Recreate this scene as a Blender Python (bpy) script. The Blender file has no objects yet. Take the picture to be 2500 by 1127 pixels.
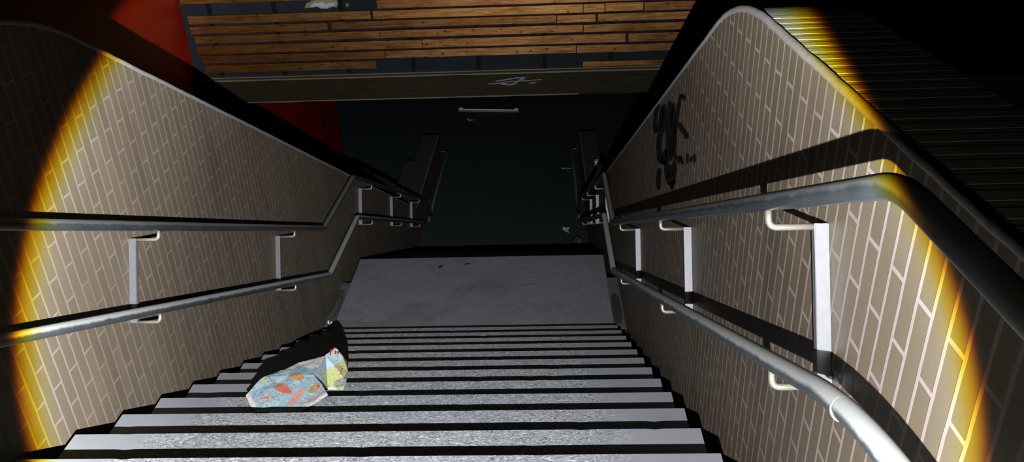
import bpy, bmesh, math, random
from mathutils import Vector, Matrix, noise
random.seed(7)
SC = bpy.context.scene
COL = SC.collection
ALB = .35      # overall reflectance level of the dusty surfaces

# ------------------------------------------------------------------ helpers
def link(name, me, mat=None, parent=None):
    o = bpy.data.objects.new(name, me)
    COL.objects.link(o)
    if mat is not None:
        for m in (mat if isinstance(mat, (list, tuple)) else [mat]):
            me.materials.append(m)
    if parent is not None:
        o.parent = parent
    return o

def obj(name, bm, mat, parent=None, smooth=False):
    bmesh.ops.recalc_face_normals(bm, faces=bm.faces[:])
    me = bpy.data.meshes.new(name)
    bm.to_mesh(me); bm.free()
    if smooth:
        for p in me.polygons: p.use_smooth = True
    return link(name, me, mat, parent)

def tag(o, label=None, cat=None, group=None, kind=None):
    if label: o['label'] = label
    if cat: o['category'] = cat
    if group: o['group'] = group
    if kind: o['kind'] = kind
    return o

def struct(name, bm, mat, smooth=False):
    return tag(obj(name, bm, mat, None, smooth), kind='structure')

def thing(name, label, cat, loc=(0, 0, 0), group=None):
    o = bpy.data.objects.new(name, None); COL.objects.link(o)
    o.location = loc; o.empty_display_size = .1
    return tag(o, label, cat, group)

def keep_world(ch, parent):          # children are modelled in world space
    ch.parent = parent
    ch.matrix_parent_inverse = Matrix.Translation(parent.location).inverted()
    return ch

def add_box(bm, x0, x1, y0, y1, z0, z1, bevel=0.0, seg=1):
    r = bmesh.ops.create_cube(bm, size=1)
    vs = r['verts']
    for v in vs:
        v.co = Vector(((x0 + x1) / 2 + v.co.x * (x1 - x0), (y0 + y1) / 2 + v.co.y * (y1 - y0), (z0 + z1) / 2 + v.co.z * (z1 - z0)))
    if bevel > 0:
        es = list({e for v in vs for e in v.link_edges})
        bmesh.ops.bevel(bm, geom=es, offset=bevel, segments=seg, affect='EDGES', clamp_overlap=True)

def add_prism(bm, prof, x0, x1, mats=None):
    """closed (y,z) profile extruded along x"""
    a = [bm.verts.new((x0, y, z)) for y, z in prof]
    b = [bm.verts.new((x1, y, z)) for y, z in prof]
    n = len(prof)
    fa = bm.faces.new(a); fb = bm.faces.new(b[::-1])
    for i in range(n):
        f = bm.faces.new((a[i], a[(i + 1) % n], b[(i + 1) % n], b[i]))
        if mats: f.material_index = mats(i)
    return fa, fb

def add_poly_slab(bm, pts3, normal, th):
    n = Vector(normal).normalized() * th
    a = [bm.verts.new(Vector(p)) for p in pts3]
    b = [bm.verts.new(Vector(p) + n) for p in pts3]
    k = len(a)
    bm.faces.new(a); bm.faces.new(b[::-1])
    for i in range(k):
        bm.faces.new((a[i], a[(i + 1) % k], b[(i + 1) % k], b[i]))

def fillet(pts, rad, seg=10):
    """round the inner corners of a polyline; rad: number or list"""
    pts = [Vector(p) for p in pts]
    out = [pts[0]]
    for i in range(1, len(pts) - 1):
        r = rad[i - 1] if isinstance(rad, (list, tuple)) else rad
        a = (pts[i - 1] - pts[i]); b = (pts[i + 1] - pts[i])
        ang = a.angle(b)
        t = min(r / math.tan(ang / 2), a.length * .49, b.length * .49)
        p0 = pts[i] + a.normalized() * t; p2 = pts[i] + b.normalized() * t
        for s in range(seg + 1):
            u = s / seg
            out.append(p0 * (1 - u) ** 2 + pts[i] * 2 * u * (1 - u) + p2 * u * u)
    out.append(pts[-1])
    return out

def add_tube(bm, path, r, n=20, cap=True, hint=Vector((1, 0, 0))):
    path = [Vector(p) for p in path]
    rings = []
    for i, p in enumerate(path):
        d = (path[min(i + 1, len(path) - 1)] - path[max(i - 1, 0)]).normalized()
        u = hint - d * hint.dot(d)
        if u.length < 1e-3: u = Vector((0, 0, 1)) - d * d.z
        u.normalize(); v = d.cross(u)
        hint = u
        rr = r(i / (len(path) - 1)) if callable(r) else r
        rings.append([bm.verts.new(p + (u * math.cos(2 * math.pi * k / n) + v * math.sin(2 * math.pi * k / n)) * rr) for k in range(n)])
    for a, b in zip(rings, rings[1:]):
        for k in range(n):
            bm.faces.new((a[k], a[(k + 1) % n], b[(k + 1) % n], b[k]))
    if cap:
        bm.faces.new(rings[0][::-1]); bm.faces.new(rings[-1])

def add_ribbon(bm, L, R, f):
    a = [bm.verts.new(f(p)) for p in L]; b = [bm.verts.new(f(p)) for p in R]
    for i in range(len(a) - 1):
        bm.faces.new((a[i], a[i + 1], b[i + 1], b[i]))

# ------------------------------------------------------------------ node materials
class NT:
    def __init__(s, name):
        s.m = bpy.data.materials.new(name); s.m.use_nodes = True
        s.t = s.m.node_tree; s.b = s.t.nodes['Principled BSDF']
    def n(s, kind, **kw):
        x = s.t.nodes.new(kind)
        for k, v in kw.items(): setattr(x, k, v)
        return x
    def l(s, a, b): s.t.links.new(a, b)
    def val(s, x, sock):
        if hasattr(x, 'is_linked') or hasattr(x, 'links'): s.l(x, sock)
        else: sock.default_value = x
    def math(s, op, a, b=0.0, c=None, clamp=False):
        x = s.n('ShaderNodeMath', operation=op); x.use_clamp = clamp
        s.val(a, x.inputs[0]); s.val(b, x.inputs[1])
        if c is not None: s.val(c, x.inputs[2])
        return x.outputs[0]
    def mix(s, f, a, b, bt='MIX'):
        x = s.n('ShaderNodeMix', data_type='RGBA', blend_type=bt)
        s.val(f, x.inputs[0]); s.val(a, x.inputs[6]); s.val(b, x.inputs[7])
        return x.outputs[2]
    def ramp(s, f, stops, interp='LINEAR'):
        x = s.n('ShaderNodeValToRGB'); s.l(f, x.inputs[0])
        cr = x.color_ramp; cr.interpolation = interp
        while len(cr.elements) < len(stops): cr.elements.new(.5)
        for e, (p, c) in zip(cr.elements, stops):
            e.position = p
            e.color = (c, c, c, 1) if isinstance(c, (int, float)) else (*c, 1)
        return x.outputs[0]
    def noise(s, vec, scale, detail=4, rough=.55, dist=0.0):
        x = s.n('ShaderNodeTexNoise'); s.l(vec, x.inputs['Vector'])
        x.inputs['Scale'].default_value = scale; x.inputs['Detail'].default_value = detail
        x.inputs['Roughness'].default_value = rough; x.inputs['Distortion'].default_value = dist
        return x.outputs['Fac']
    def obj(s): return s.n('ShaderNodeTexCoord').outputs['Object']
    def map(s, vec, loc=(0, 0, 0), rot=(0, 0, 0), sc=(1, 1, 1)):
        x = s.n('ShaderNodeMapping'); s.l(vec, x.inputs[0])
        x.inputs[1].default_value = loc; x.inputs[2].default_value = rot; x.inputs[3].default_value = sc
        return x.outputs[0]
    def sep(s, vec):
        x = s.n('ShaderNodeSeparateXYZ'); s.l(vec, x.inputs[0]); return x.outputs
    def comb(s, a, b, c=0.0):
        x = s.n('ShaderNodeCombineXYZ'); s.val(a, x.inputs[0]); s.val(b, x.inputs[1]); s.val(c, x.inputs[2]); return x.outputs[0]
    def bump(s, h, strength=.3, dist=.01):
        x = s.n('ShaderNodeBump'); s.l(h, x.inputs['Height'])
        x.inputs['Strength'].default_value = strength; x.inputs['Distance'].default_value = dist
        s.l(x.outputs[0], s.b.inputs['Normal'])
    def set(s, col=None, rough=None, metal=None, spec=None, k=None):
        if col is not None:
            k = ALB if k is None else k
            if isinstance(col, tuple): col = (*[c * k for c in col[:3]], 1)
            else: col = s.mix(1.0, col, (k, k, k, 1), 'MULTIPLY')
            s.val(col, s.b.inputs['Base Color'])
        if rough is not None: s.val(rough, s.b.inputs['Roughness'])
        if metal is not None: s.val(metal, s.b.inputs['Metallic'])
        if spec is not None: s.val(spec, s.b.inputs['Specular IOR Level'])
        return s.m

def c4(r, g, b): return (r, g, b, 1)

def plain(name, col, rough=.6, metal=0.0, vary=.25, scale=12, spec=.5, bump=0.0, k=None):
    t = NT(name); v = t.obj()
    f = t.noise(v, scale, 5)
    d = tuple(max(0, c * (1 - vary)) for c in col); l = tuple(min(1, c * (1 + vary)) for c in col)
    t.set(t.mix(f, c4(*d), c4(*l)), rough, metal, spec, k)
    if bump: t.bump(t.noise(v, scale * 6, 3), bump, .003)
    return t.m

def brick_mat(name, yo, zo, mk):
    """soldier bricks: 25 cm tall, 6 cm wide, half offset"""
    t = NT(name); o = t.obj(); s = t.sep(o)
    wob = t.noise(o, 9, 2)
    wv = t.math('MULTIPLY', t.math('SUBTRACT', wob, .5), .006)
    vec = t.comb(t.math('ADD', s[2], zo), t.math('ADD', t.math('ADD', s[1], yo), wv))
    b = t.n('ShaderNodeTexBrick'); t.l(vec, b.inputs['Vector'])
    b.offset = .5; b.offset_frequency = 2; b.squash = 1
    b.inputs['Scale'].default_value = 1
    b.inputs['Mortar Size'].default_value = .0058
    b.inputs['Mortar Smooth'].default_value = .25
    b.inputs['Bias'].default_value = 0
    b.inputs['Brick Width'].default_value = .2466
    b.inputs['Row Height'].default_value = .059
    b.inputs['Color1'].default_value = (.0, .0, .0, 1); b.inputs['Color2'].default_value = (1, 1, 1, 1)
    b.inputs['Mortar'].default_value = (.5, .5, .5, 1)
    big = t.noise(o, 1.3, 4)
    fine = t.noise(o, 60, 3)
    brick = t.mix(b.outputs['Color'], c4(.185, .148, .096), c4(.225, .182, .122))
    brick = t.mix(t.ramp(big, [(.35, 0.0), (.7, .55)]), brick, c4(.165, .136, .104))
    brick = t.mix(t.math('MULTIPLY', fine, .3), brick, c4(.10, .075, .06))
    mort = t.mix(t.noise(o, 7, 3), c4(.33 * mk, .25 * mk, .21 * mk), c4(.32 * mk, .285 * mk, .305 * mk))
    mort = t.mix(t.ramp(t.noise(o, 2.1, 3), [(.5, 0.0), (.72, .65)]), mort, c4(.2, .15, .125))
    col = t.mix(b.outputs['Fac'], brick, mort)
    # soot and water stains
    st = t.noise(t.map(o, sc=(1, 3.2, .5)), 1.4, 5)
    col = t.mix(t.ramp(st, [(.52, 0.0), (.78, .45)]), col, c4(.06, .05, .045))
    rg = t.math('MULTIPLY_ADD', fine, .2, t.math('MULTIPLY_ADD', b.outputs['Fac'], .35, .42))
    t.set(col, rg, 0.0, .16)
    h = t.math('ADD', t.math('MULTIPLY', b.outputs['Fac'], .5), t.math('MULTIPLY', fine, .12))
    t.bump(h, .35, .004)
    return t.m

def coping_mat():
    t = NT('coping_brick'); o = t.obj(); s = t.sep(o)
    vec = t.comb(s[0], t.math('ADD', s[1], .02))
    b = t.n('ShaderNodeTexBrick'); t.l(vec, b.inputs['Vector'])
    b.offset = 0
    for k, v in (('Scale', 1), ('Mortar Size', .004), ('Mortar Smooth', .3), ('Bias', 0), ('Brick Width', 5.0), ('Row Height', .0618)):
        b.inputs[k].default_value = v
    b.inputs['Color1'].default_value = c4(.66, .66, .60); b.inputs['Color2'].default_value = c4(.78, .78, .72)
    fine = t.noise(o, 90, 3)
    br = t.mix(t.math('MULTIPLY', fine, .4), b.outputs['Color'], c4(.3, .3, .26))
    t.set(t.mix(b.outputs['Fac'], br, c4(.12, .12, .1)), .5, 0, .5)
    t.bump(t.math('SUBTRACT', t.math('MULTIPLY', fine, .1), t.math('MULTIPLY', b.outputs['Fac'], 1.0)), .9, .012)
    return t.m

def granite_mat(name, pitted=True):
    t = NT(name); o = t.obj(); g = t.n('ShaderNodeNewGeometry').outputs['Position']
    s = t.sep(g)
    ax = t.math('ABSOLUTE', t.math('ADD', s[0], t.math('MULTIPLY', t.math('SUBTRACT', t.noise(g, 6, 3), .5), .12)))
    inner = t.ramp(ax, [(.80, 1.0), (.93, 0.0)]) if pitted else 0.0
    cloud = t.noise(g, 3, 5)
    base = t.mix(cloud, c4(.25, .268, .295), c4(.32, .337, .365))
    sp = t.noise(g, 95, 4, .7, .8)
    sp2 = t.noise(t.map(g, sc=(1, 2.2, 1)), 42, 5, .7, 2.2)
    rough_c = t.ramp(sp2, [(.36, (.07, .08, .10)), (.45, (.24, .265, .30)), (.54, (.38, .405, .42)), (.64, (.72, .75, .75))])
    fine_c = t.mix(t.math('MULTIPLY', sp, .35), base, c4(.20, .205, .225))
    if pitted:
        col = t.mix(inner, fine_c, rough_c)
        h = t.math('MULTIPLY', t.math('ADD', sp2, t.math('MULTIPLY', sp, .3)), inner)
        t.bump(h, .5, .012)
    else:
        col = fine_c
    if pitted:
        dirt = t.noise(g, 1.7, 4)
        col = t.mix(t.ramp(dirt, [(.5, 0.0), (.75, .4)]), col, c4(.19, .19, .2))
    t.set(col, .7, 0, .3)
    return t.m

def landing_mat():
    t = NT('landing_stone'); g = t.obj()
    a = t.noise(g, 2.2, 6, .6); f = t.noise(g, 24, 5, .65); f2 = t.noise(g, 140, 3)
    col = t.mix(a, c4(.25, .275, .315), c4(.38, .41, .46))
    col = t.mix(t.ramp(f, [(.45, 0.0), (.7, .35)]), col, c4(.13, .135, .15))
    st = t.noise(t.map(g, loc=(3.1, 1.2, 0), sc=(1, 1.4, 1)), 1.9, 4)
    col = t.mix(t.ramp(st, [(.56, 0.0), (.72, .5)]), col, c4(.12, .13, .14))
    col = t.mix(t.math('MULTIPLY', f2, .25), col, c4(.12, .12, .13))
    t.set(col, .55, 0, .4); t.bump(f, .15, .004)
    return t.m

def rail_mat(name, dust):
    t = NT(name); o = t.obj()
    nz = t.sep(t.n('ShaderNodeNewGeometry').outputs['Normal'])[2]
    smear = t.noise(t.map(o, sc=(3, .8, .8)), 9, 5, .65)
    steel = t.mix(smear, c4(.035, .045, .058), c4(.16, .19, .22))
    lim = t.math('ADD', nz, t.math('MULTIPLY', t.math('SUBTRACT', t.noise(o, 14, 5, .7), .5), .7))
    d = t.math('MULTIPLY', t.ramp(lim, [(.0, .12), (.38, 1.0)]), dust)
    col = t.mix(d, steel, c4(.42, .44, .43))
    mt = t.math('MULTIPLY', t.math('SUBTRACT', 1.0, d), .65)
    rg = t.math('MULTIPLY_ADD', d, .45, t.math('MULTIPLY_ADD', smear, .15, .26))
    t.set(col, rg, mt, .5)
    return t.m

def steel_mat():
    t = NT('brushed_steel'); o = t.obj()
    f = t.noise(t.map(o, sc=(1, 1, .15)), 60, 4)
    t.set(t.mix(f, c4(.21, .215, .235), c4(.29, .295, .32)), .45, .5, .4)
    return t.m

def arm_mat():
    t = NT('yellowed_steel'); o = t.obj()
    t.set(t.mix(t.noise(o, 40, 3), c4(.42, .38, .27), c4(.58, .56, .5)), .38, .5, .4)
    return t.m

def wood_mat():
    t = NT('varnished_pine'); o = t.obj()
    oi = t.n('ShaderNodeObjectInfo').outputs['Random']
    off = t.comb(t.math('MULTIPLY', oi, 37.0), t.math('MULTIPLY', oi, 11.0), t.math('MULTIPLY', oi, 5.0))
    va = t.n('ShaderNodeVectorMath', operation='ADD'); t.l(o, va.inputs[0]); t.l(off, va.inputs[1])
    p = va.outputs[0]
    gr = t.noise(t.map(p, sc=(1.0, 1, 14)), 5, 6, .6, .6)
    col = t.ramp(gr, [(.28, (.045, .011, .001)), (.5, (.08, .022, .002)), (.72, (.12, .038, .004))])
    tint = t.ramp(oi, [(0.0, (1, .86, .62)), (.35, (1.05, .9, .75)), (.6, (.78, .58, .5)), (.8, (1.1, 1, .8)), (1.0, (.66, .5, .42))])
    col = t.mix(1.0, col, tint, 'MULTIPLY')
    vo = t.n('ShaderNodeTexVoronoi'); t.l(t.map(p, sc=(1, 1, 1.5)), vo.inputs['Vector']); vo.inputs['Scale'].default_value = 9
    kn = t.ramp(vo.outputs['Distance'], [(.09, 1.0), (.2, 0.0)])
    col = t.mix(t.math('MULTIPLY', kn, .85), col, c4(.03, .012, .005))
    st = t.noise(t.map(p, sc=(1, 1, 3)), 2.2, 5)
    col = t.mix(t.ramp(st, [(.55, 0.0), (.8, .7)]), col, c4(.05, .02, .008))
    t.set(col, t.math('MULTIPLY_ADD', gr, .10, .25), 0, 1.0)
    t.b.inputs['IOR'].default_value = 2.5
    sh = t.mix(1.0, t.ramp(gr, [(.3, (.65, .30, .09)), (.5, (1, .58, .24)), (.7, (1, .76, .42))]), tint, 'MULTIPLY')
    sh = t.mix(t.math('MULTIPLY', kn, .8), sh, c4(.12, .05, .02))
    sh = t.mix(t.ramp(st, [(.5, 0.0), (.75, .75)]), sh, c4(.25, .1, .04))
    t.l(sh, t.b.inputs['Specular Tint'])
    t.bump(t.math('ADD', gr, t.noise(p, 6, 2)), .12, .004)
    return t.m

def beam_mat():
    t = NT('dark_brown_timber'); o = t.obj()
    gr = t.noise(t.map(o, sc=(.7, 1, 22)), 4, 5, .6)
    t.set(t.ramp(gr, [(.3, (.014, .010, .005)), (.6, (.034, .024, .010)), (.8, (.07, .05, .02))]), .6, 0, .08)
    return t.m

def red_mat():
    t = NT('red_tile'); o = t.obj(); s = t.sep(o)
    b = t.n('ShaderNodeTexBrick'); t.l(t.comb(s[1], s[2]), b.inputs['Vector'])
    b.offset = 0
    for k, v in (('Scale', 1), ('Mortar Size', .004), ('Mortar Smooth', .2), ('Bias', 0), ('Brick Width', .5), ('Row Height', .33)):
        b.inputs[k].default_value = v
    n = t.noise(o, 3, 4)
    r = t.mix(n, c4(.26, .010, .002), c4(.40, .022, .005))
    t.set(t.mix(t.math('MULTIPLY', b.outputs['Fac'], .55), r, c4(.09, .004, .002)), .5, 0, .08)
    return t.m

def floor_mat():
    t = NT('dark_asphalt_floor'); o = t.obj()
    a = t.noise(o, .7, 5); f = t.noise(o, 45, 3)
    col = t.mix(a, c4(.05, .085, .095), c4(.085, .12, .13))
    col = t.mix(t.math('MULTIPLY', f, .4), col, c4(.04, .055, .06))
    t.set(col, .7, 0, .2)
    return t.m

def felt_mat():
    t = NT('blue_felt_backing'); o = t.obj()
    t.set(t.mix(t.noise(o, 5, 5), c4(.006, .011, .017), c4(.022, .03, .04)), .85, 0, .15)
    return t.m

def paper_mat(name, blobs, base1, base2, vert=False):
    """printed sheet: blobs = (x, y, rx, ry, angle, colour, soft) in the sheet's own plane"""
    t = NT(name); o = t.obj(); s = t.sep(o)
    n1 = t.noise(o, 26, 4); n2 = t.noise(o, 90, 4, .7)
    col = t.mix(t.ramp(n1, [(.35, 0.0), (.65, 1.0)]), c4(*base1), c4(*base2))
    wob = t.math('MULTIPLY', t.math('SUBTRACT', t.noise(o, 60, 3), .5), .9)
    for (x, y, rx, ry, an, c, c2) in blobs:
        dx = t.math('SUBTRACT', s[0], x); dy = t.math('SUBTRACT', s[2 if vert else 1], y)
        ca, sa = math.cos(an), math.sin(an)
        u = t.math('DIVIDE', t.math('ADD', t.math('MULTIPLY', dx, ca), t.math('MULTIPLY', dy, sa)), rx)
        v = t.math('DIVIDE', t.math('SUBTRACT', t.math('MULTIPLY', dy, ca), t.math('MULTIPLY', dx, sa)), ry)
        r2 = t.math('ADD', t.math('ADD', t.math('MULTIPLY', u, u), t.math('MULTIPLY', v, v)), wob)
        cc = t.mix(t.ramp(n2, [(.4, 0.0), (.6, 1.0)]), c4(*c), c4(*c2))
        col = t.mix(t.ramp(r2, [(.75, 1.0), (1.05, 0.0)]), col, cc)
    col = t.mix(t.ramp(n2, [(.53, 0.0), (.62, .75)]), col, c4(.10, .16, .19))
    t.set(col, .6, 0, .25)
    return t.m

# ------------------------------------------------------------------ measures (metres)
R_, T_ = .30, .158                 # tread run, rise
HW = 1.1709                        # half width of the steps
XW = 1.27                          # inner face of the side walls
XR = 1.135                         # handrail centre line
WT = .29                           # wall thickness
NF = 12                            # risers per flight
YL0, YL1 = 11 * R_, 4.719          # landing
ZL = -NF * T_
ZF = ZL - NF * T_                  # lower floor
YC = 6.30                          # face of the timber cladding
XRED = -3.10

M_brick_l = brick_mat('brick_left', .02, .0305, .82)
M_brick_r = brick_mat('brick_right', .013, .035, 1.1)
M_cop = coping_mat()
M_bead = plain('mortar_bead', (.27, .24, .245), .85, vary=.35, scale=40, bump=.4)
M_gran = granite_mat('flamed_granite')
M_land = landing_mat()
M_floor = floor_mat()
M_conc = plain('gutter_concrete', (.13, .135, .145), .75, vary=.25, scale=9, bump=.2)
M_plinth = plain('low_wall_top', (.075, .085, .09), .7, vary=.25, scale=5)
M_darkc = plain('dark_concrete', (.05, .05, .052), .9, vary=.3, scale=6)
M_rail_up = rail_mat('steel_rail_worn', .35)
M_rail_lo = rail_mat('steel_rail_dusty', 1.0)
M_steel = steel_mat(); M_arm = arm_mat()
M_wood = wood_mat(); M_beam = beam_mat(); M_red = red_mat(); M_felt = felt_mat()
M_lip = plain('worn_timber_edge', (.17, .13, .08), .6, vary=.6, scale=7)
M_spray = plain('black_spray_paint', (.012, .012, .013), .6, vary=.2, spec=.12)
M_pale = plain('pale_spray_paint', (.16, .20, .21), .6, vary=.5, scale=12)
M_green = plain('green_spray_paint', (.025, .035, .008), .5)
M_white = plain('white_paper', (.62, .64, .66), .6, vary=.1, k=.8)
M_plast = plain('clear_wrapper', (.12, .12, .115), .22, vary=.6, scale=30, spec=.8)
M_black = plain('black_rubbish', (.05, .055, .055), .6, vary=.4, scale=30)
M_leaf = plain('dead_leaf', (.02, .018, .015), .8)
M_foam = plain('white_foam', (.66, .68, .66), .9, vary=.12, scale=20, bump=.6)
M_foamy = plain('yellow_foam', (.38, .36, .18), .9, vary=.55, scale=18, bump=.6)
M_tube = plain('lamp_glass', (.8, .85, .9), .2, vary=.1, k=1)
M_tray = plain('lamp_tray_metal', (.3, .32, .35), .4, .4, vary=.3, k=.8)
M_batten = plain('black_batten', (.006, .007, .008), .9, spec=.1)
M_plaster = plain('dark_ceiling', (.02, .02, .02), .9)

# ------------------------------------------------------------------ walls beside the stairs
def wall_profile(y_flat_end, sl, yp, zp, y_plinth):
    """top line from the level part over the rounded crest down to the low wall at the foot"""
    zt, zp2 = 1.305, -3.25
    line = lambda y: zp + sl * (y - yp)
    yi = yp + (zt - zp) / sl
    p0 = Vector((yi - .34, zt)); p1 = Vector((yi, zt)); p2 = Vector((yi + .30, line(yi + .30)))
    top = [(-3.2, zt)]
    y = -2.6                        # joints between the coping bricks
    while y < p0.x - .02:
        top += [(y, zt), (y + .0015, zt - .002), (y + .0065, zt - .002), (y + .008, zt)]
        y += .0618
    for i in range(17):
        u = i / 16
        q = p0 * (1 - u) ** 2 + p1 * 2 * u * (1 - u) + p2 * u * u
        top.append((q.x, q.y))
    yb = yp + (zp2 - zp) / sl
    for i in range(1, 12):
        y = p2.x + (yb - p2.x) * i / 12
        top.append((y, line(y)))
    top += [(yb, zp2), (y_plinth, zp2)]
    return top

def top_of(top):      # the rim follows the wall top without the joints
    return [p for p in top if not (p[0] < .6 and p[1] < 1.3045 and p[1] > 1.29 and abs(p[1] - 1.303) < 1e-6)]

def side_wall(name, sgn, top, mat, y_plinth, extra=None):
    bm = bmesh.new()
    prof = top + [(y_plinth, ZF), (-3.2, ZF)]
    nt = len(top) - 1
    add_prism(bm, prof, sgn * XW, sgn * (XW + WT), lambda i: 1 if i < nt else 0)
    if extra: add_box(bm, *extra)
    o = struct(name, bm, [mat, M_cop, M_plinth])
    for p in o.data.polygons:
        if p.center.z < -3.2 and p.normal.z > .9: p.material_index = 2
    return o

top_r = wall_profile(.31, -.557, 2.335, .413, 11.7)
top_l = wall_profile(.45, -.5875, 1.522, .934, 11.7)
wall_r = side_wall('wall_right', 1, top_r, M_brick_r, 11.7)
wall_l = side_wall('wall_left', -1, top_l, M_brick_l, 11.7, (-1.70, -1.56, 9.35, 10.5, ZF, -3.25))
for nm, sgn, top in (('trim_1', -1, top_l), ('trim_2', 1, top_r)):
    bm = bmesh.new()
    path = [Vector((sgn * (XW + .0065), y, z - .006)) for y, z in top_of(top)]
    dense = []
    for a, b in zip(path, path[1:]):
        k = max(1, int((b - a).length / .05))
        dense += [a.lerp(b, i / k) for i in range(k)]
    dense.append(path[-1])
    dense = [p + Vector((0, noise.noise(p * 17) * .002, noise.noise(p * 23) * .003)) for p in dense]
    add_tube(bm, dense, .0125, 8)
    struct(nm, bm, M_bead, True)

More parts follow.
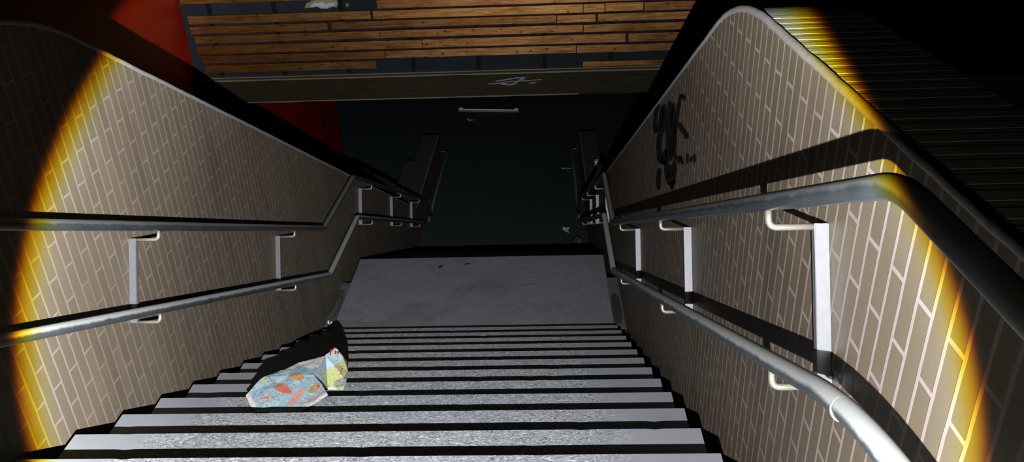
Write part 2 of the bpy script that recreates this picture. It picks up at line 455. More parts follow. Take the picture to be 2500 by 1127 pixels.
# black spray scrawl on the brick wall
GR = {"G":[[[[1.526,0.678],[1.517,0.689],[1.527,0.693],[1.547,0.697],[1.599,0.684],[1.627,0.677],[1.711,0.648],[1.73,0.623],[1.742,0.604],[1.756,0.583],[1.765,0.562],[1.775,0.54],[1.784,0.518],[1.79,0.496],[1.795,0.473],[1.801,0.45],[1.801,0.426],[1.8,0.402],[1.8,0.378],[1.799,0.357],[1.798,0.336],[1.797,0.315],[1.78,0.306],[1.764,0.298],[1.724,0.301]],[[1.576,0.66],[1.607,0.656],[1.618,0.659],[1.618,0.663],[1.621,0.66],[1.65,0.652],[1.624,0.666],[1.631,0.652],[1.642,0.633],[1.654,0.614],[1.663,0.594],[1.672,0.573],[1.681,0.552],[1.685,0.531],[1.69,0.509],[1.695,0.487],[1.695,0.464],[1.694,0.441],[1.694,0.418],[1.692,0.398],[1.691,0.378],[1.69,0.358],[1.676,0.351],[1.66,0.344],[1.668,0.326]]],[[[1.699,0.506],[1.701,0.494],[1.676,0.494],[1.647,0.494],[1.601,0.5],[1.56,0.506],[1.526,0.511],[1.522,0.508],[1.511,0.504],[1.474,0.511]],[[1.634,0.536],[1.584,0.547],[1.56,0.547],[1.541,0.546],[1.505,0.551],[1.466,0.556],[1.422,0.561],[1.405,0.556],[1.395,0.553],[1.41,0.538]]],[[[2.411,0.37],[2.468,0.332],[2.49,0.305],[2.514,0.276],[2.52,0.248],[2.526,0.222],[2.531,0.195],[2.517,0.184],[2.503,0.175],[2.453,0.17],[2.307,0.235],[2.268,0.257],[2.217,0.287],[2.197,0.316],[2.18,0.341],[2.163,0.366],[2.159,0.392],[2.155,0.418],[2.183,0.432]],[[2.327,0.394],[2.314,0.379],[2.335,0.352],[2.355,0.327],[2.36,0.303],[2.365,0.277],[2.37,0.253],[2.358,0.245],[2.345,0.236],[2.367,0.223],[2.43,0.206],[2.388,0.229],[2.359,0.244],[2.344,0.267],[2.325,0.293],[2.308,0.318],[2.304,0.344],[2.299,0.37],[2.262,0.407]]],[[[2.018,0.515],[2.042,0.48],[2.028,0.458],[2.015,0.437],[2.027,0.407],[2.04,0.375],[2.052,0.342],[2.044,0.317],[2.035,0.292],[2.026,0.268],[2.029,0.242],[2.031,0.214],[1.994,0.203]],[[1.927,0.545],[1.878,0.536],[1.865,0.515],[1.851,0.493],[1.862,0.462],[1.873,0.432],[1.884,0.402],[1.876,0.38],[1.867,0.356],[1.859,0.333],[1.86,0.306],[1.862,0.28],[1.901,0.24]]],[[[2.173,0.442],[2.214,0.39],[2.213,0.351],[2.211,0.313],[2.253,0.278],[2.299,0.238],[2.351,0.192],[2.353,0.165],[2.355,0.14],[2.356,0.114],[2.34,0.099],[2.326,0.085],[2.306,0.069],[2.245,0.08],[2.2,0.088],[2.006,0.16],[1.977,0.205],[1.959,0.238],[1.979,0.257]],[[2.074,0.475],[2.034,0.45],[2.032,0.413],[2.031,0.374],[2.076,0.332],[2.119,0.294],[2.159,0.258],[2.159,0.238],[2.159,0.215],[2.16,0.192],[2.147,0.179],[2.133,0.165],[2.123,0.153],[2.095,0.16],[2.054,0.167],[2.163,0.112],[2.155,0.137],[2.135,0.172],[2.075,0.222]]],[[[1.884,0.549],[1.903,0.503],[1.895,0.466],[1.887,0.429],[1.886,0.394],[1.884,0.359],[1.883,0.325],[1.888,0.294],[1.894,0.262],[1.872,0.242]],[[1.818,0.571],[1.784,0.544],[1.776,0.508],[1.768,0.472],[1.766,0.438],[1.764,0.404],[1.762,0.37],[1.767,0.34],[1.772,0.31],[1.804,0.269]]],[[[1.989,0.205],[2.027,0.169],[2.032,0.146],[2.036,0.122],[2.018,0.109],[2.002,0.097],[1.963,0.087],[1.816,0.162],[1.785,0.185],[1.746,0.215],[1.745,0.236],[1.746,0.253],[1.778,0.258]],[[1.906,0.237],[1.877,0.229],[1.881,0.207],[1.885,0.186],[1.87,0.175],[1.854,0.164],[1.859,0.151],[1.94,0.123],[1.907,0.147],[1.884,0.162],[1.886,0.177],[1.887,0.195],[1.855,0.227]]],[[[2.243,0.046],[2.288,0.003],[2.293,-0.023],[2.298,-0.051],[2.291,-0.071],[2.284,-0.091],[2.237,-0.093]],[[2.15,0.084],[2.117,0.074],[2.121,0.049],[2.125,0.024],[2.119,0.005],[2.112,-0.014],[2.143,-0.05]]],[[[1.772,0.282],[1.785,0.26],[1.771,0.25],[1.757,0.241],[1.774,0.216],[1.791,0.189],[1.81,0.16],[1.814,0.139],[1.818,0.118],[1.793,0.111]],[[1.704,0.311],[1.663,0.313],[1.649,0.304],[1.634,0.292],[1.651,0.264],[1.667,0.238],[1.683,0.212],[1.686,0.193],[1.69,0.174],[1.722,0.142]]],[[[1.576,0.349],[1.565,0.364],[1.573,0.372],[1.581,0.377],[1.59,0.368],[1.569,0.378],[1.593,0.373],[1.579,0.367],[1.56,0.362],[1.524,0.364]],[[1.621,0.329],[1.648,0.329],[1.656,0.337],[1.663,0.348],[1.611,0.376],[1.59,0.385],[1.525,0.408],[1.502,0.402],[1.484,0.397],[1.482,0.383]]],[[[1.427,0.459],[1.44,0.438],[1.436,0.423],[1.416,0.415]],[[1.386,0.475],[1.366,0.467],[1.362,0.453],[1.375,0.432]]],[[[1.343,0.481],[1.358,0.466],[1.356,0.457],[1.338,0.455]],[[1.304,0.497],[1.287,0.494],[1.286,0.486],[1.3,0.471]]],[[[1.269,0.523],[1.284,0.502],[1.282,0.489],[1.263,0.482]],[[1.228,0.539],[1.21,0.532],[1.208,0.518],[1.222,0.498]]],[[[1.937,0.097],[1.916,0.094],[1.872,0.104],[1.768,0.137],[1.691,0.188],[1.658,0.213],[1.649,0.231]],[[1.88,0.131],[1.815,0.154],[1.773,0.163],[1.792,0.15],[1.801,0.152],[1.766,0.179],[1.707,0.212]]]],"B":[[[[0.13,-0.634],[0.165,-0.633],[0.2,-0.629],[0.236,-0.626],[0.273,-0.62],[0.31,-0.614],[0.347,-0.609],[0.383,-0.607],[0.42,-0.605],[0.457,-0.601]],[[0.129,-0.627],[0.164,-0.62],[0.199,-0.617],[0.234,-0.613],[0.271,-0.607],[0.308,-0.602],[0.346,-0.596],[0.383,-0.594],[0.42,-0.593],[0.457,-0.594]]],[[[0.039,-0.664],[0.076,-0.665],[0.113,-0.664],[0.151,-0.662],[0.184,-0.657],[0.216,-0.653],[0.248,-0.648],[0.281,-0.646],[0.313,-0.644],[0.345,-0.64]],[[0.039,-0.657],[0.076,-0.654],[0.113,-0.652],[0.15,-0.651],[0.182,-0.646],[0.215,-0.641],[0.247,-0.637],[0.28,-0.635],[0.312,-0.633],[0.345,-0.633]]],[[[0.177,-0.667],[0.209,-0.675],[0.241,-0.679],[0.274,-0.683],[0.294,-0.68],[0.313,-0.677],[0.333,-0.674],[0.345,-0.665],[0.355,-0.658],[0.364,-0.651],[0.377,-0.644],[0.391,-0.637],[0.405,-0.63],[0.419,-0.624],[0.433,-0.618],[0.445,-0.607]],[[0.178,-0.656],[0.211,-0.655],[0.243,-0.659],[0.275,-0.663],[0.292,-0.66],[0.31,-0.657],[0.327,-0.655],[0.334,-0.649],[0.343,-0.642],[0.354,-0.634],[0.368,-0.627],[0.382,-0.619],[0.397,-0.612],[0.411,-0.606],[0.425,-0.6],[0.441,-0.597]]],[[[0.4,-0.641],[0.433,-0.642],[0.465,-0.64],[0.497,-0.639],[0.539,-0.636],[0.58,-0.634],[0.622,-0.629]],[[0.4,-0.635],[0.432,-0.632],[0.465,-0.63],[0.497,-0.629],[0.538,-0.626],[0.58,-0.624],[0.621,-0.623]]],[[[0.482,-0.663],[0.496,-0.666],[0.51,-0.666],[0.524,-0.667],[0.536,-0.666],[0.548,-0.665],[0.56,-0.662]],[[0.483,-0.657],[0.497,-0.654],[0.51,-0.655],[0.524,-0.655],[0.536,-0.655],[0.548,-0.654],[0.56,-0.656]]]],"R":[[[[11.026,-2.425],[10.96,-2.459],[10.923,-2.503],[10.888,-2.546],[10.833,-2.561],[10.775,-2.579],[10.712,-2.6],[10.734,-2.647],[10.756,-2.689],[10.808,-2.738]],[[11.1,-2.451],[11.094,-2.506],[11.056,-2.551],[11.017,-2.597],[10.954,-2.616],[10.895,-2.633],[10.842,-2.646],[10.865,-2.681],[10.887,-2.723],[10.88,-2.757]]],[[[11.265,-2.621],[11.198,-2.64],[11.159,-2.671],[11.119,-2.703],[11.121,-2.75],[11.124,-2.794],[11.127,-2.837],[11.093,-2.86],[11.057,-2.886],[11.048,-2.923]],[[11.336,-2.648],[11.325,-2.689],[11.286,-2.719],[11.249,-2.748],[11.252,-2.79],[11.255,-2.835],[11.257,-2.883],[11.218,-2.912],[11.182,-2.937],[11.117,-2.952]]],[[[10.91,-2.879],[10.948,-2.923],[11.008,-2.971],[11.064,-3.014],[11.073,-3.037],[11.085,-3.067],[11.124,-3.105]],[[10.963,-2.886],[11.046,-2.937],[11.108,-2.984],[11.176,-3.038],[11.192,-3.073],[11.205,-3.103],[11.191,-3.124]]]]}
bm = bmesh.new()
for L, R in GR['G']:
    add_ribbon(bm, L, R, lambda p: Vector((XW - .0015, p[0], p[1])))
g = obj('graffiti', bm, M_spray, wall_r); g['label'] = 'black spray paint scrawl'

# ------------------------------------------------------------------ steps, landing, floors
def base_z(y): return -T_ * (y / R_) - .75
def base_z2(y): return ZL - T_ * ((y - YL1) / R_) - .75

def step_block(name, y0, y1, z, zb0, zb1, mat, seed):
    bm = bmesh.new()
    nx = 70
    prof = [(y0, z), (y1 - .006, z), (y1, z - .006), (y1, zb1), (y0, zb0)]
    rnd = random.Random(seed)
    cols = []
    chips = [(rnd.uniform(-1.1, 1.1), rnd.uniform(.002, .005)) for _ in range(3)]
    for i in range(nx + 1):
        x = -HW + 2 * HW * i / nx
        w = noise.noise(Vector((x * 9, seed * 3.7, 0))) * .0005 - .0007
        for cx, cd in chips:
            w -= cd * max(0, 1 - abs(x - cx) / .034)
        col = []
        for j, (y, zz) in enumerate(prof):
            dy = w if j in (1, 2) else 0
            dz = w * .5 if j == 2 else 0
            col.append(bm.verts.new((x, y + dy, zz + dz)))
        cols.append(col)
    m = len(prof)
    for a, b in zip(cols, cols[1:]):
        for j in range(m):
            bm.faces.new((a[j], a[(j + 1) % m], b[(j + 1) % m], b[j]))
    bm.faces.new(cols[0]); bm.faces.new(cols[-1][::-1])
    return obj(name, bm, mat)

ORD = ['first', 'second', 'third', 'fourth', 'fifth', 'sixth', 'seventh', 'eighth', 'ninth', 'tenth', 'eleventh', 'twelfth']
for k in range(0, 12):
    y0, y1 = (k - 1) * R_, k * R_
    o = step_block('stair_step', y0, y1, -k * T_, base_z(y0), base_z(y1), M_gran, k + 1)
    n = 11 - k
    lab = 'pale pitted granite step, %s one up from the landing' % ORD[n]
    if k == 3: lab = 'pale granite step, ninth up from the landing, under the page bottom edge'
    if k == 0: lab = 'pale granite step, highest of those lit, twelfth up from landing'
    tag(o, lab, 'step', 'granite steps of the lit flight')

for j in range(1, 12):
    y0 = YL1 + (j - 1) * R_; y1 = y0 + R_
    o = step_block('stair_step', y0, y1, ZL - j * T_, base_z2(y0), base_z2(y1), M_gran, 40 + j)
    tag(o, 'granite step in black shadow on the flight beyond the landing', 'step', 'steps of the dark lower flight')

bm = bmesh.new()
add_box(bm, -HW, HW, YL0, YL1, ZL - .85, ZL, .004, 1)
struct('floor_landing', bm, M_land)
bm = bmesh.new()      # channel floor under and beside the steps
prof = [(-.30, base_z(-.30)), (YL0, base_z(YL0)), (YL0, ZL - .85), (YL1, ZL - .85), (YL1, base_z2(YL1)), (8.02, max(base_z2(8.02), ZF - .75)), (8.02, -6), (-.30, -6)]
add_prism(bm, prof, -XW, XW)
struct('floor_channel', bm, M_darkc)
bm = bmesh.new()      # upper floor and the two steps out of the picture
add_prism(bm, [(-3.2, .474), (-.9, .474), (-.9, .316), (-.6, .316), (-.6, .158), (-.3, .158), (-.3, -1.2), (-3.2, -1.2)], -XW, XW)
struct('floor_upper', bm, M_gran)
bm = bmesh.new()
add_box(bm, -9, 9, 8.02, 24, ZF - .3, ZF)
struct('floor', bm, M_floor)
bm = bmesh.new()      # filled end of the side channel
add_box(bm, HW + .001, XW - .001, 3.50, 4.312, ZL - .25, ZL - .012, .003)
struct('trim_3', bm, M_conc)
bm = bmesh.new()
add_box(bm, -XW + .001, -HW - .001, 3.62, 4.33, ZL - .25, ZL - .03, .003)
struct('trim_4', bm, M_conc)
bm = bmesh.new()
pts = []
for i in range(28):
    a = 2 * math.pi * i / 28
    e = 1 + .12 * noise.noise(Vector((math.cos(a) * 2, math.sin(a) * 2, 3)))
    ca, sa = math.cos(a), math.sin(a)
    pts.append((1.216 + .040 * e * math.copysign(abs(ca) ** .7, ca), 3.80 + .235 * e * math.copysign(abs(sa) ** .7, sa), ZL - .0119))
add_poly_slab(bm, pts, (0, 0, 1), .0008)
st = obj('damp_stain', bm, plain('damp_brown', (.062, .058, .052), .5, vary=.3, scale=14))
tag(st, 'brown damp stain in the side channel beside the landing', 'stain')

# ------------------------------------------------------------------ handrails
def rail_side(sgn, up, lo, brackets, label):
    root = thing('handrail', label, 'handrail', (sgn * XW, 0, 0))
    def path(pts, rads):
        return fillet([(sgn * XR, y, z) for y, z in pts], rads, 12)
    pu = path(up[0], up[1]); pl = path(lo[0], lo[1])
    rr = .0215
    bm = bmesh.new(); add_tube(bm, pu, rr, 24)
    keep_world(obj('upper_rail', bm, M_rail_up, None, True), root)
    bm = bmesh.new(); add_tube(bm, pl, rr + .001, 24)
    low = keep_world(obj('lower_rail', bm, M_rail_lo, None, True), root)
    bm = bmesh.new()
    add_tube(bm, fillet([(sgn * XR, 9.10, -3.55), (sgn * XR, 11.62, -3.55), (sgn * (XW - .001), 11.62, -3.55)], .06, 10), rr, 24, True, Vector((0, 0, 1)))
    keep_world(obj('end_rail', bm, M_rail_up, None, True), root)
    def at(pts, y):
        for (a, b) in zip(pts, pts[1:]):
            if a[0] <= y <= b[0]:
                f = (y - a[0]) / (b[0] - a[0]); return a[1] + f * (b[1] - a[1]), (b[1] - a[1]) / (b[0] - a[0])
    for y in brackets:
        z, sl = at(up[0], y)
        al = math.atan(-sl)
        s = Vector((0, math.cos(al), -math.sin(al))); n = Vector((0, math.sin(al), math.cos(al)))
        U = Vector((sgn * XR, y, z))
        # foot of the perpendicular on the lower rail
        best = min(((U - n * d) for d in [i * .002 for i in range(80, 260)]),
                   key=lambda P: abs((at(lo[0], P.y) or (99, 0))[0] - P.z))
        d = (U - best).dot(n)
        br = bpy.data.objects.new('bracket', None); COL.objects.link(br)
        br.empty_display_size = .05; br.parent = root
        br.location = Vector((0, U.y, U.z)) ; br.location.x = 0
        base = Vector((sgn * XW, U.y, U.z))
        # bar
        bm = bmesh.new()
        def P(x, a, b): return Vector((x, U.y, U.z)) + s * a + n * b
        xa, xb = sgn * (XW - .034), sgn * (XW - .0005)
        w = .011; t0, t1 = -.052, -(d + .062)
        vs = [bm.verts.new(P(x, a, b)) for x in (xa, xb) for a in (-w, w) for b in (t0, t1)]
        for f in ((0, 1, 3, 2), (4, 5, 7, 6), (0, 1, 5, 4), (2, 3, 7, 6), (0, 2, 6, 4), (1, 3, 7, 5)):
            bm.faces.new([vs[i] for i in f])
        bmesh.ops.bevel(bm, geom=bm.edges[:], offset=.002, segments=2, affect='EDGES')
        bar = obj('wall_bar', bm, M_steel); bar.parent = br
        bar.matrix_parent_inverse = Matrix.Translation(base).inverted()
        for nm, top in (('upper_arm', 0.0), ('lower_arm', -d)):
            pts = [P(sgn * (XW - .03), 0, top - .060), P(sgn * XR, 0, top - .060), P(sgn * XR, 0, top - rr + .003)]
            bm = bmesh.new(); add_tube(bm, fillet(pts, .026, 8), .0078, 12, True, s)
            a = obj(nm, bm, M_arm, None, True); a.parent = br
            a.matrix_parent_inverse = Matrix.Translation(base).inverted()
    return root, low

UR = ([(-3.0, 1.36), (-.915, 1.36), (3.45, -.91), (4.36, -.91), (8.80, -3.22), (9.05, -3.26), (9.05, -3.53)], [.28, .14, .14, .3, .09])
LR = ([(-3.0, 1.0), (-1.025, 1.0), (3.32, -1.258), (4.28, -1.258), (8.72, -3.55), (9.10, -3.55)], [1.4, .14, .14, .3])
UL = ([(-3.0, 1.36), (-.915, 1.36), (3.62, -.998), (4.74, -1.045), (8.85, -3.22), (9.05, -3.26), (9.05, -3.53)], [.28, .14, .14, .3, .09])
LL = ([(-3.0, 1.03), (-1.09, 1.03), (3.58, -1.40), (4.69, -1.43), (8.75, -3.55), (9.10, -3.55)], [.75, .14, .14, .3])
rail_l, low_l = rail_side(-1, UL, LL, [1.20, 2.96, 5.44, 6.91, 8.20], 'double steel handrail fixed to the brick wall with dark red wall behind')
rail_r, low_r = rail_side(1, UR, LR, [-.30, 1.24, 2.94, 5.45, 6.78, 7.95], 'double steel handrail fixed to the brick wall with black spray scrawl')
bm = bmesh.new()      # pale weld bead round the lower rail
wz = .909
s = Vector((0, .922, -.387)); u = Vector((1, 0, 0)); v = s.cross(u)
add_tube(bm, [Vector((XR, -.875, wz)) + (u * math.cos(a) + v * math.sin(a)) * .0228 for a in [2 * math.pi * i / 40 for i in range(41)]], .0016, 6, False, s)
wd = obj('weld_seam', bm, M_white, None, True); wd.parent = low_r

# ------------------------------------------------------------------ red side wall, timber cladding, ceiling of the lower hall
bm = bmesh.new()
add_box(bm, XRED - .2, XRED, 1.0, 11.85, ZF, 1.6)
red = struct('wall_red', bm, M_red)
bm = bmesh.new()
for L, R in GR['R']:
    add_ribbon(bm, L, R, lambda p: Vector((XRED + .002, p[0], p[1])))
g = obj('graffiti', bm, M_green, red); g['label'] = 'dark green paint drips'

clad = thing('timber_cladding', 'varnished pine boards with gaps and missing boards above a dark beam', 'cladding', (0, YC, -.8))
def part(name, bm, mat, parent=clad, smooth=False):
    o = obj(name, bm, mat, None, smooth)
    if parent is clad: return keep_world(o, clad)
    o.parent = parent
    return o
bm = bmesh.new(); add_box(bm, XRED + .002, 4.2, YC + .03, YC + .2, -.56, .9)
part('backing', bm, M_felt)
for x in (-2.80, -2.12, -1.43, -.735, -.045, .65, 1.34, 2.02, 2.7):
    bm = bmesh.new(); add_box(bm, x - .02, x + .02, YC + .004, YC + .029, -.54, .42)
    part('batten', bm, M_batten)
rows = [(.257, .337, [(-3.07, -1.9), (-1.89, 3.6)]),
        (.152, .234, [(-1.05, 1.62), (1.625, 3.6)]),
        (.049, .131, [(-3.03, -1.12), (-1.10, 1.05), (1.053, 1.27), (1.275, 1.66), (1.665, 3.6)]),
        (-.050, .024, [(-3.03, -1.58), (-1.545, .78), (.785, 1.18), (1.20, 3.6)]),
        (-.151, -.076, [(-3.0, -1.05), (-1.048, 1.05), (1.055, 3.6)]),
        (-.266, -.181, [(-3.0, -.62), (-.617, 1.49), (1.515, 3.6)]),
        (-.365, -.287, [(-2.98, -1.02), (-1.016, .98), (.984, 3.6)]),
        (-.470, -.390, [(-2.96, -1.12)]),
        (-.515, -.462, [(1.05, 3.6)])]
rr = random.Random(3)
for z0, z1, segs in rows:
    for a, b in segs:
        bm = bmesh.new()
        dz = rr.uniform(-.003, .003)
        add_box(bm, a, b, YC - .018, YC + .004, z0 + dz - .002, z1 + dz + .003, .003)
        bmesh.ops.bisect_plane(bm, geom=bm.verts[:] + bm.edges[:] + bm.faces[:], plane_co=((a + b) / 2, 0, 0), plane_no=(1, 0, 0))
        part('board', bm, M_wood)
bm = bmesh.new(); add_box(bm, XRED + .002, 4.2, YC - .055, YC + .2, -.785, -.552)
beam = part('beam', bm, M_beam)
for z0, z1, yo, xs in ((-.552, -.538, .072, ((XRED + .002, 4.2),)), (-.530, -.520, .03, ((XRED + .002, 4.2),)), (-.797, -.785, .064, ((-2.6, 1.0), (1.0, 4.2)))):
    for a, b in xs:
        bm = bmesh.new()
        n = 60
        lo_ = []; 
        for i in range(n + 1):
            x = a + (b - a) * i / n
            w = noise.noise(Vector((x * 4, z0 * 30, 1))) * .004
            lo_.append([bm.verts.new((x, y, z)) for y, z in ((YC - yo, z0 + w), (YC - yo, z1 + w * .3), (YC + .03, z1), (YC + .03, z0))])
        for p, q in zip(lo_, lo_[1:]):
            for j in range(4): bm.faces.new((p[j], p[(j + 1) % 4], q[(j + 1) % 4], q[j]))
        bm.faces.new(lo_[0]); bm.faces.new(lo_[-1][::-1])
        part('edge_strip', bm, M_lip if a < 1.0 or z0 > -.7 else M_beam)
bm = bmesh.new()
for L, R in GR['B']:
    add_ribbon(bm, L, R, lambda p: Vector((p[0], YC - .0565, p[1])))
g = part('graffiti', bm, M_pale, beam); g['label'] = 'pale blue paint scribble'

def lump(pts2, y, depth, mat, name, parent, seed):
    """ragged lump standing out of the gap: outline in x,z with rounded thickness"""
    bm = bmesh.new()
    c = Vector((sum(p[0] for p in pts2) / len(pts2), sum(p[1] for p in pts2) / len(pts2)))
    rings = []
    for f, d in ((1.0, 0.0), (.93, .55), (.7, .9), (.35, 1.0)):
        ring = []
        for p in pts2:
            q = c + (Vector(p) - c) * f
            j = noise.noise(Vector((q.x * 31, q.y * 31, seed))) * .35
            ring.append(bm.verts.new((q.x, y - depth * d * (1 + j), q.y)))
        rings.append(ring)
    n = len(pts2)
    for a, b in zip(rings, rings[1:]):
        for i in range(n): bm.faces.new((a[i], a[(i + 1) % n], b[(i + 1) % n], b[i]))
    bm.faces.new(rings[-1]); bm.faces.new(rings[0][::-1])
    return part(name, bm, mat, parent)
INS = [[-1.809, 0.172], [-1.783, 0.222], [-1.737, 0.238], [-1.718, 0.276], [-1.557, 0.275], [-1.454, 0.263], [-1.454, 0.233], [-1.435, 0.212], [-1.463, 0.17], [-1.501, 0.175], [-1.547, 0.162], [-1.581, 0.171], [-1.617, 0.163], [-1.683, 0.192], [-1.727, 0.178], [-1.755, 0.177]]
INSW = [[-1.746, 0.199], [-1.684, 0.246], [-1.654, 0.232], [-1.621, 0.246], [-1.587, 0.241], [-1.572, 0.223], [-1.551, 0.218], [-1.523, 0.228], [-1.47, 0.231], [-1.473, 0.197], [-1.516, 0.183], [-1.534, 0.199], [-1.548, 0.165], [-1.62, 0.166], [-1.677, 0.195], [-1.727, 0.181]]
il = lump(INS, YC + .03, .045, M_foamy, 'insulation', clad, 1); il['label'] = 'yellowed insulation foam'
f_ = lump(INSW, YC - .008, .03, M_foam, 'torn_face', il, 2); f_['label'] = 'white torn foam face'
c_ = lump([[-1.376, .205], [-1.345, .205], [-1.338, .185], [-1.355, .168], [-1.372, .175]], YC + .03, .03, M_foamy, 'insulation', clad, 5)
bm = bmesh.new(); add_box(bm, -9, 9, YC + .203, 24, -.797, .9)
struct('ceiling', bm, M_plaster)
bm = bmesh.new(); add_box(bm, -9, 9, 24, 24.2, ZF, .9)
struct('wall_back', bm, M_plaster)

# ------------------------------------------------------------------ printed page on the steps
PAGE = [[-0.76, 0.868, -0.445], [-0.725, 0.819, -0.466], [-0.677, 0.781, -0.47], [-0.486, 0.783, -0.47], [-0.439, 0.827, -0.465], [-0.382, 0.871, -0.45], [-0.424, 0.935, -0.44], [-0.478, 0.997, -0.43], [-0.464, 1.171, -0.45], [-0.505, 1.138, -0.442], [-0.576, 1.104, -0.44], [-0.628, 1.045, -0.436], [-0.684, 0.975, -0.436], [-0.705, 0.983, -0.428], [-0.723, 0.978, -0.435], [-0.743, 0.923, -0.442]]
FLAP = [[-0.484, 1.001, -0.438], [-0.466, 1.178, -0.449], [-0.449, 1.204, -0.45], [-0.433, 1.234, -0.447], [-0.421, 1.23, -0.452], [-0.398, 1.224, -0.49], [-0.39, 1.251, -0.545], [-0.372, 1.186, -0.555], [-0.367, 1.125, -0.57], [-0.381, 1.093, -0.6], [-0.458, 1.098, -0.6], [-0.47, 1.044, -0.52]]
BLUE, BLUE2 = (.27, .42, .50), (.40, .55, .60)
RED_, RED2 = (.55, .10, .06), (.70, .22, .14)
WHT, WHT2 = (.62, .60, .55), (.74, .73, .70)
page_blobs = [(-.52, 1.13, .075, .085, .5, WHT, WHT2), (-.61, 1.055, .05, .02, 1.0, (.5, .46, .3), WHT),
              (-.55, 1.045, .032, .026, 0, (.16, .38, .52), (.3, .5, .6)), (-.70, .965, .02, .018, 0, (.5, .5, .2), (.6, .6, .4)),
              (-.605, .915, .062, .022, -.52, RED_, RED2), (-.552, .985, .042, .02, -.35, (.60, .38, .08), (.6, .15, .08)),
              (-.525, .862, .022, .056, -.45, (.6, .22, .22), (.75, .45, .38)), (-.455, .917, .02, .034, -.7, (.33, .02, .07), (.6, .5, .1)),
              (-.664, .857, .024, .024, 0, WHT, RED_), (-.71, .868, .02, .035, .4, (.12, .36, .6), WHT),
              (-.735, .85, .012, .06, .65, WHT, WHT2), (-.425, .842, .10, .010, .68, WHT, WHT2), (-.44, .86, .09, .005, .68, (.55, .2, .08), RED2),
              (-.67, .925, .045, .012, .3, (.2, .3, .3), BLUE), (-.49, 1.0, .03, .02, .3, BLUE, WHT), (-.60, .79, .12, .008, 0, WHT, WHT2)]
flap_blobs = [(-.415, -.553, .075, .052, 0, (.40, .47, .10), (.55, .60, .22)), (-.395, -.572, .040, .018, .25, (.09, .11, .11), (.35, .36, .32)), (-.40, -.535, .012, .010, 0, WHT, RED_),
              (-.432, -.450, .016, .007, 0, (.62, .28, .18), (.7, .4, .3)), (-.389, -.505, .010, .02, 0, (.5, .28, .16), WHT),
              (-.44, -.598, .03, .010, 0, WHT, WHT2), (-.472, -.50, .008, .05, .2, WHT, BLUE2)]

def sheet(name, pts, mat, parent, amp, seed):
    bm = bmesh.new()
    vs = [bm.verts.new(p) for p in pts]
    f = bm.faces.new(vs)
    bmesh.ops.triangulate(bm, faces=[f])
    bmesh.ops.subdivide_edges(bm, edges=bm.edges[:], cuts=5, use_grid_fill=True)
    for v in bm.verts:
        if not v.is_boundary:
            v.co.z += noise.noise(v.co * 16 + Vector((seed, 0, 0))) * amp + noise.noise(v.co * 45) * amp * .3
    o = obj(name, bm, mat, None)
    o.parent = parent; o.matrix_parent_inverse = Matrix.Translation(parent.location).inverted()
    m = o.modifiers.new('thick', 'SOLIDIFY'); m.thickness = .0012; m.offset = -1
    return o
pg = thing('printed_page', 'crumpled colour advertising page lying across the lit granite steps', 'paper', (-.58, .79, -.472))
pa = sheet('page_sheet', PAGE, paper_mat('printed_page_ink', page_blobs, BLUE, BLUE2), pg, .007, 1)
fl = sheet('folded_flap', FLAP, paper_mat('printed_flap_ink', flap_blobs, BLUE2, (.48, .60, .63), True), pg, .005, 4)
fl['label'] = 'bent down corner with green picture and red price'
def price(txt, loc, size):
    cu = bpy.data.curves.new('price_print', 'FONT'); cu.body = txt; cu.size = size; cu.align_x = 'CENTER'; cu.offset = size * .02
    cu.materials.append(plain('red_print', (.45, .03, .03), .6, vary=.1))
    tmp = bpy.data.objects.new('price_print', cu)
    me = bpy.data.meshes.new_from_object(tmp)
    bpy.data.objects.remove(tmp)
    o = bpy.data.objects.new('price_print', me); COL.objects.link(o)
    o.parent = fl; o.location = loc
    o.rotation_euler = (math.radians(16), math.radians(14), math.radians(8))
    return o
price('1', (-.438, 1.163, -.441), .05)
price('59', (-.412, 1.182, -.450), .026)

# ------------------------------------------------------------------ litter
def crumple(name, c, rad, mat, label, cat, seed, sub=3, amp=.35, group=None, flat=1.0):
    bm = bmesh.new()
    bmesh.ops.create_icosphere(bm, subdivisions=sub, radius=1)
    for v in bm.verts:
        k = 1 + amp * noise.noise(v.co * 1.7 + Vector((seed, 0, 0))) + amp * .6 * noise.noise(v.co * 4.5 + Vector((0, seed, 0)))
        v.co = Vector((v.co.x * rad[0] * k, v.co.y * rad[1] * k, v.co.z * rad[2] * k))
    zmin = min(v.co.z for v in bm.verts)
    for v in bm.verts:
        v.co += Vector((c[0], c[1], c[2] - zmin))
    return tag(obj(name, bm, mat), label, cat, group)

def scrap(name, pts, z, mat, label, cat, seed, lift=.01):
    """small bent piece of sheet lying on the floor"""
    bm = bmesh.new()
    vs = [bm.verts.new((x, y, z + .001 + abs(noise.noise(Vector((x * 9, y * 9, seed)))) * lift)) for x, y in pts]
    f = bm.faces.new(vs); bmesh.ops.triangulate(bm, faces=[f])
    bmesh.ops.subdivide_edges(bm, edges=bm.edges[:], cuts=2, use_grid_fill=True)
    for v in bm.verts: v.co.z = max(z + .0008, v.co.z + noise.noise(v.co * 40) * lift * .5)
    o = tag(obj(name, bm, mat), label, cat)
    m = o.modifiers.new('thick', 'SOLIDIFY'); m.thickness = .001; m.offset = 1
    return o

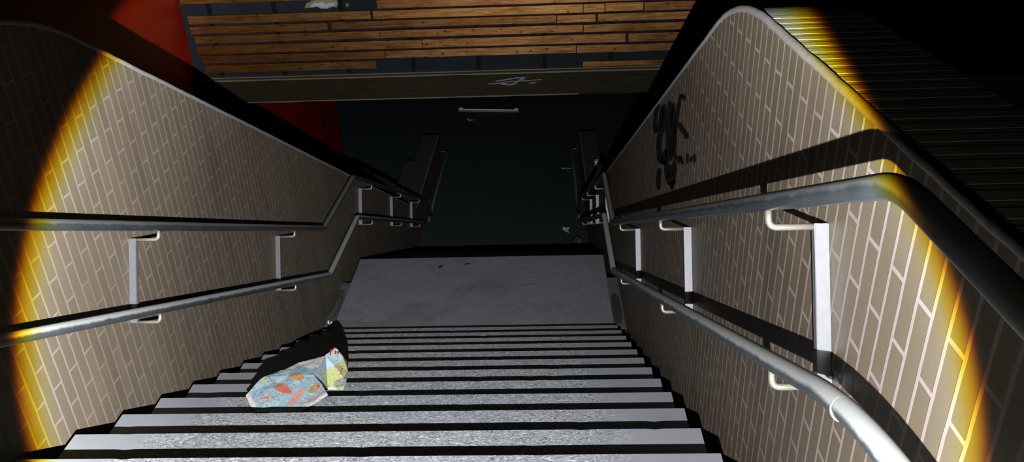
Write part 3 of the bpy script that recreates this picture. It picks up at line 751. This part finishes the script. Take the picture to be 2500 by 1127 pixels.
crumple('plastic_wrapper', (-1.219, 3.90, ZL - .03), (.034, .24, .028), M_plast, 'crumpled clear plastic wrapper in the channel beside the landing', 'wrapper', 3, 4, .3)
crumple('foil_scrap', (-1.226, 3.665, ZL - .03), (.022, .03, .012), M_white, 'tiny pale foil scrap at the end of the wrapper', 'litter', 9, 2)
crumple('rubbish_bag', (1.09, 8.17, ZF + .158), (.055, .05, .045), M_black, 'small dark crumpled bag on the top edge above lower floor', 'bag', 5, 3)
scrap('paper_scrap', [(.90, 8.99), (1.0, 8.97), (.985, 8.90), (.93, 8.93), (.99, 8.80), (.965, 8.79), (.885, 8.93)], ZF, M_white, 'torn white paper scrap on the dark floor nearest the stair foot', 'litter', 1, .03)
scrap('paper_scrap', [(.94, 11.31), (1.10, 11.31), (1.12, 11.28), (.95, 11.26)], ZF, M_white, 'thin white paper strip on the dark floor beside the low wall', 'litter', 2, .012)
scrap('paper_scrap', [(-.98, 14.10), (-.90, 14.02), (-.74, 13.98), (-.86, 13.93), (-.93, 13.86), (-.95, 13.98)], ZF, M_white, 'bent pale scrap on the dark floor just before the fallen lamp', 'litter', 3, .02)
scrap('dead_leaf', [(-.395, 4.55), (-.37, 4.565), (-.345, 4.55), (-.355, 4.52), (-.385, 4.515)], ZL, M_leaf, 'round dark leaf bit lying on the landing', 'leaf', 4, .004)
scrap('dead_leaf', [(-.155, 4.59), (-.11, 4.605), (-.085, 4.60), (-.11, 4.575), (-.15, 4.57)], ZL, M_leaf, 'long dark leaf bit lying on the landing', 'leaf', 5, .004)
bm = bmesh.new(); add_tube(bm, [(.37, 4.165, ZL + .003), (.42, 4.185, ZL + .004), (.48, 4.20, ZL + .003), (.54, 4.205, ZL + .003)], .0025, 6)
tag(obj('twig', bm, M_leaf), 'thin dark twig on the landing', 'twig')

# paper cup on the low wall
cup = thing('paper_cup', 'white paper cup standing on the low wall by the handrail', 'cup', (1.485, 10.0, -3.25))
bm = bmesh.new(); add_tube(bm, [(0, 0, 0.0005), (0, 0, .13)], lambda u: .036 + .012 * u, 24); obj('cup_body', bm, M_white, cup, True)
bm = bmesh.new()
add_tube(bm, [(.047 * math.cos(a), .047 * math.sin(a), .131) for a in [2 * math.pi * i / 32 for i in range(33)]], .003, 8, False, Vector((0, 0, 1)))
obj('rim', bm, M_white, cup, True)

# fallen fluorescent lamp on the lower floor
p0, p1 = Vector((-1.20, 14.60, ZF)), Vector((.117, 14.44, ZF))
lamp = thing('fluorescent_lamp', 'fallen fluorescent lamp fitting lying on the dark lower floor', 'lamp', (p0 + p1) / 2)
lamp.rotation_euler = (0, 0, math.atan2(p1.y - p0.y, p1.x - p0.x))
ln = (p1 - p0).length
bm = bmesh.new(); add_box(bm, -ln / 2, ln / 2, -.045, .045, 0, .025, .004); obj('tray', bm, M_tray, lamp)
bm = bmesh.new(); add_tube(bm, [(-ln / 2 + .03, -.03, .045), (ln / 2 - .03, -.03, .045)], .013, 16); obj('tube', bm, M_tube, lamp, True)
for sx in (-1, 1):
    bm = bmesh.new(); add_box(bm, sx * (ln / 2 - .06) - .045, sx * (ln / 2 - .06) + .045, -.01, .05, .025, .07, .006, 2); e = obj('end_socket', bm, M_white, lamp)
    e['label'] = 'white end socket'

# ------------------------------------------------------------------ light: the photographer's hand torch
ld = bpy.data.lights.new('torch', 'SPOT')
lo = bpy.data.objects.new('torch', ld); COL.objects.link(lo)
lo.location = (.625, -2.272, 1.637)
ax = Vector((-.0686, .8801, -.4697)).normalized()
lo.rotation_euler = ax.to_track_quat('-Z', 'Y').to_euler()
ld.spot_size = math.radians(140); ld.spot_blend = .3
ld.shadow_soft_size = .007
ld.energy = 4700
ld.use_nodes = True
nt = ld.node_tree
em = nt.nodes['Emission']
tc = nt.nodes.new('ShaderNodeTexCoord')
sx = nt.nodes.new('ShaderNodeSeparateXYZ'); nt.links.new(tc.outputs['Normal'], sx.inputs[0])
ab = nt.nodes.new('ShaderNodeMath'); ab.operation = 'ABSOLUTE'; nt.links.new(sx.outputs[2], ab.inputs[0])
ac = nt.nodes.new('ShaderNodeMath'); ac.operation = 'ARCCOSINE'; nt.links.new(ab.outputs[0], ac.inputs[0])
dg = nt.nodes.new('ShaderNodeMath'); dg.operation = 'MULTIPLY'; dg.inputs[1].default_value = 180 / math.pi / 40; nt.links.new(ac.outputs[0], dg.inputs[0])
rp = nt.nodes.new('ShaderNodeValToRGB'); nt.links.new(dg.outputs[0], rp.inputs[0])
stops = [(0, (.48, .48, .485)), (15, (.45, .45, .455)), (20, (.45, .45, .455)), (23, (.64, .64, .645)), (26.3, (.79, .79, .79)), (27.4, (.93, .95, .93)), (27.95, (.98, 1.0, .55)), (28.3, (1.0, .84, .12)), (28.6, (.88, .62, .016)), (28.85, (.66, .32, .001)), (29.05, (.32, .085, .0005)), (29.25, (.045, .012, .0008)), (29.45, (.0042, .0042, .0028)), (38, (.0034, .0036, .0024))]
cr = rp.color_ramp
while len(cr.elements) < len(stops): cr.elements.new(.5)
for e, (d, c) in zip(cr.elements, stops):
    e.position = d / 40; e.color = (*c, 1)
# strength slope added across the beam to balance left and right wall brightness
ga = nt.nodes.new('ShaderNodeMath'); ga.operation = 'MULTIPLY_ADD'; nt.links.new(sx.outputs[0], ga.inputs[0]); ga.inputs[1].default_value = -1.1; ga.inputs[2].default_value = 1.0
gb = nt.nodes.new('ShaderNodeMath'); gb.operation = 'MULTIPLY_ADD'; nt.links.new(sx.outputs[1], gb.inputs[0]); gb.inputs[1].default_value = 0.0; nt.links.new(ga.outputs[0], gb.inputs[2])
nt.links.new(gb.outputs[0], em.inputs['Strength'])
nt.links.new(rp.outputs[0], em.inputs['Color'])

w = bpy.data.worlds.new('night'); SC.world = w; w.use_nodes = True
w.node_tree.nodes['Background'].inputs[0].default_value = (.5, .7, 1, 1)
w.node_tree.nodes['Background'].inputs[1].default_value = .0012

# ------------------------------------------------------------------ camera
cd = bpy.data.cameras.new('camera'); co = bpy.data.objects.new('camera', cd); COL.objects.link(co)
cd.sensor_width = 36; cd.sensor_fit = 'HORIZONTAL'; cd.lens = 1960.18 * 36 / 2500
cd.clip_start = .02; cd.clip_end = 200
rt = Vector((0.9989693969960788, 0.026824495075483526, -0.036614072830488904))
up = Vector((0.0201440684157703, 0.46085954653751393, 0.8872444391896169))
bk = Vector((0.04067382909134264, -0.887067598793453, 0.45984422884044746))
mw = Matrix((rt, up, bk)).transposed().to_4x4(); mw.translation = Vector((0.6160888, -1.9990633, 1.8578663))
co.matrix_world = mw
SC.camera = co

SC.view_settings.view_transform = 'Standard'; SC.view_settings.look = 'None'
SC.view_settings.gamma = 1; SC.view_settings.use_curve_mapping = False
SC.view_settings.exposure = 0
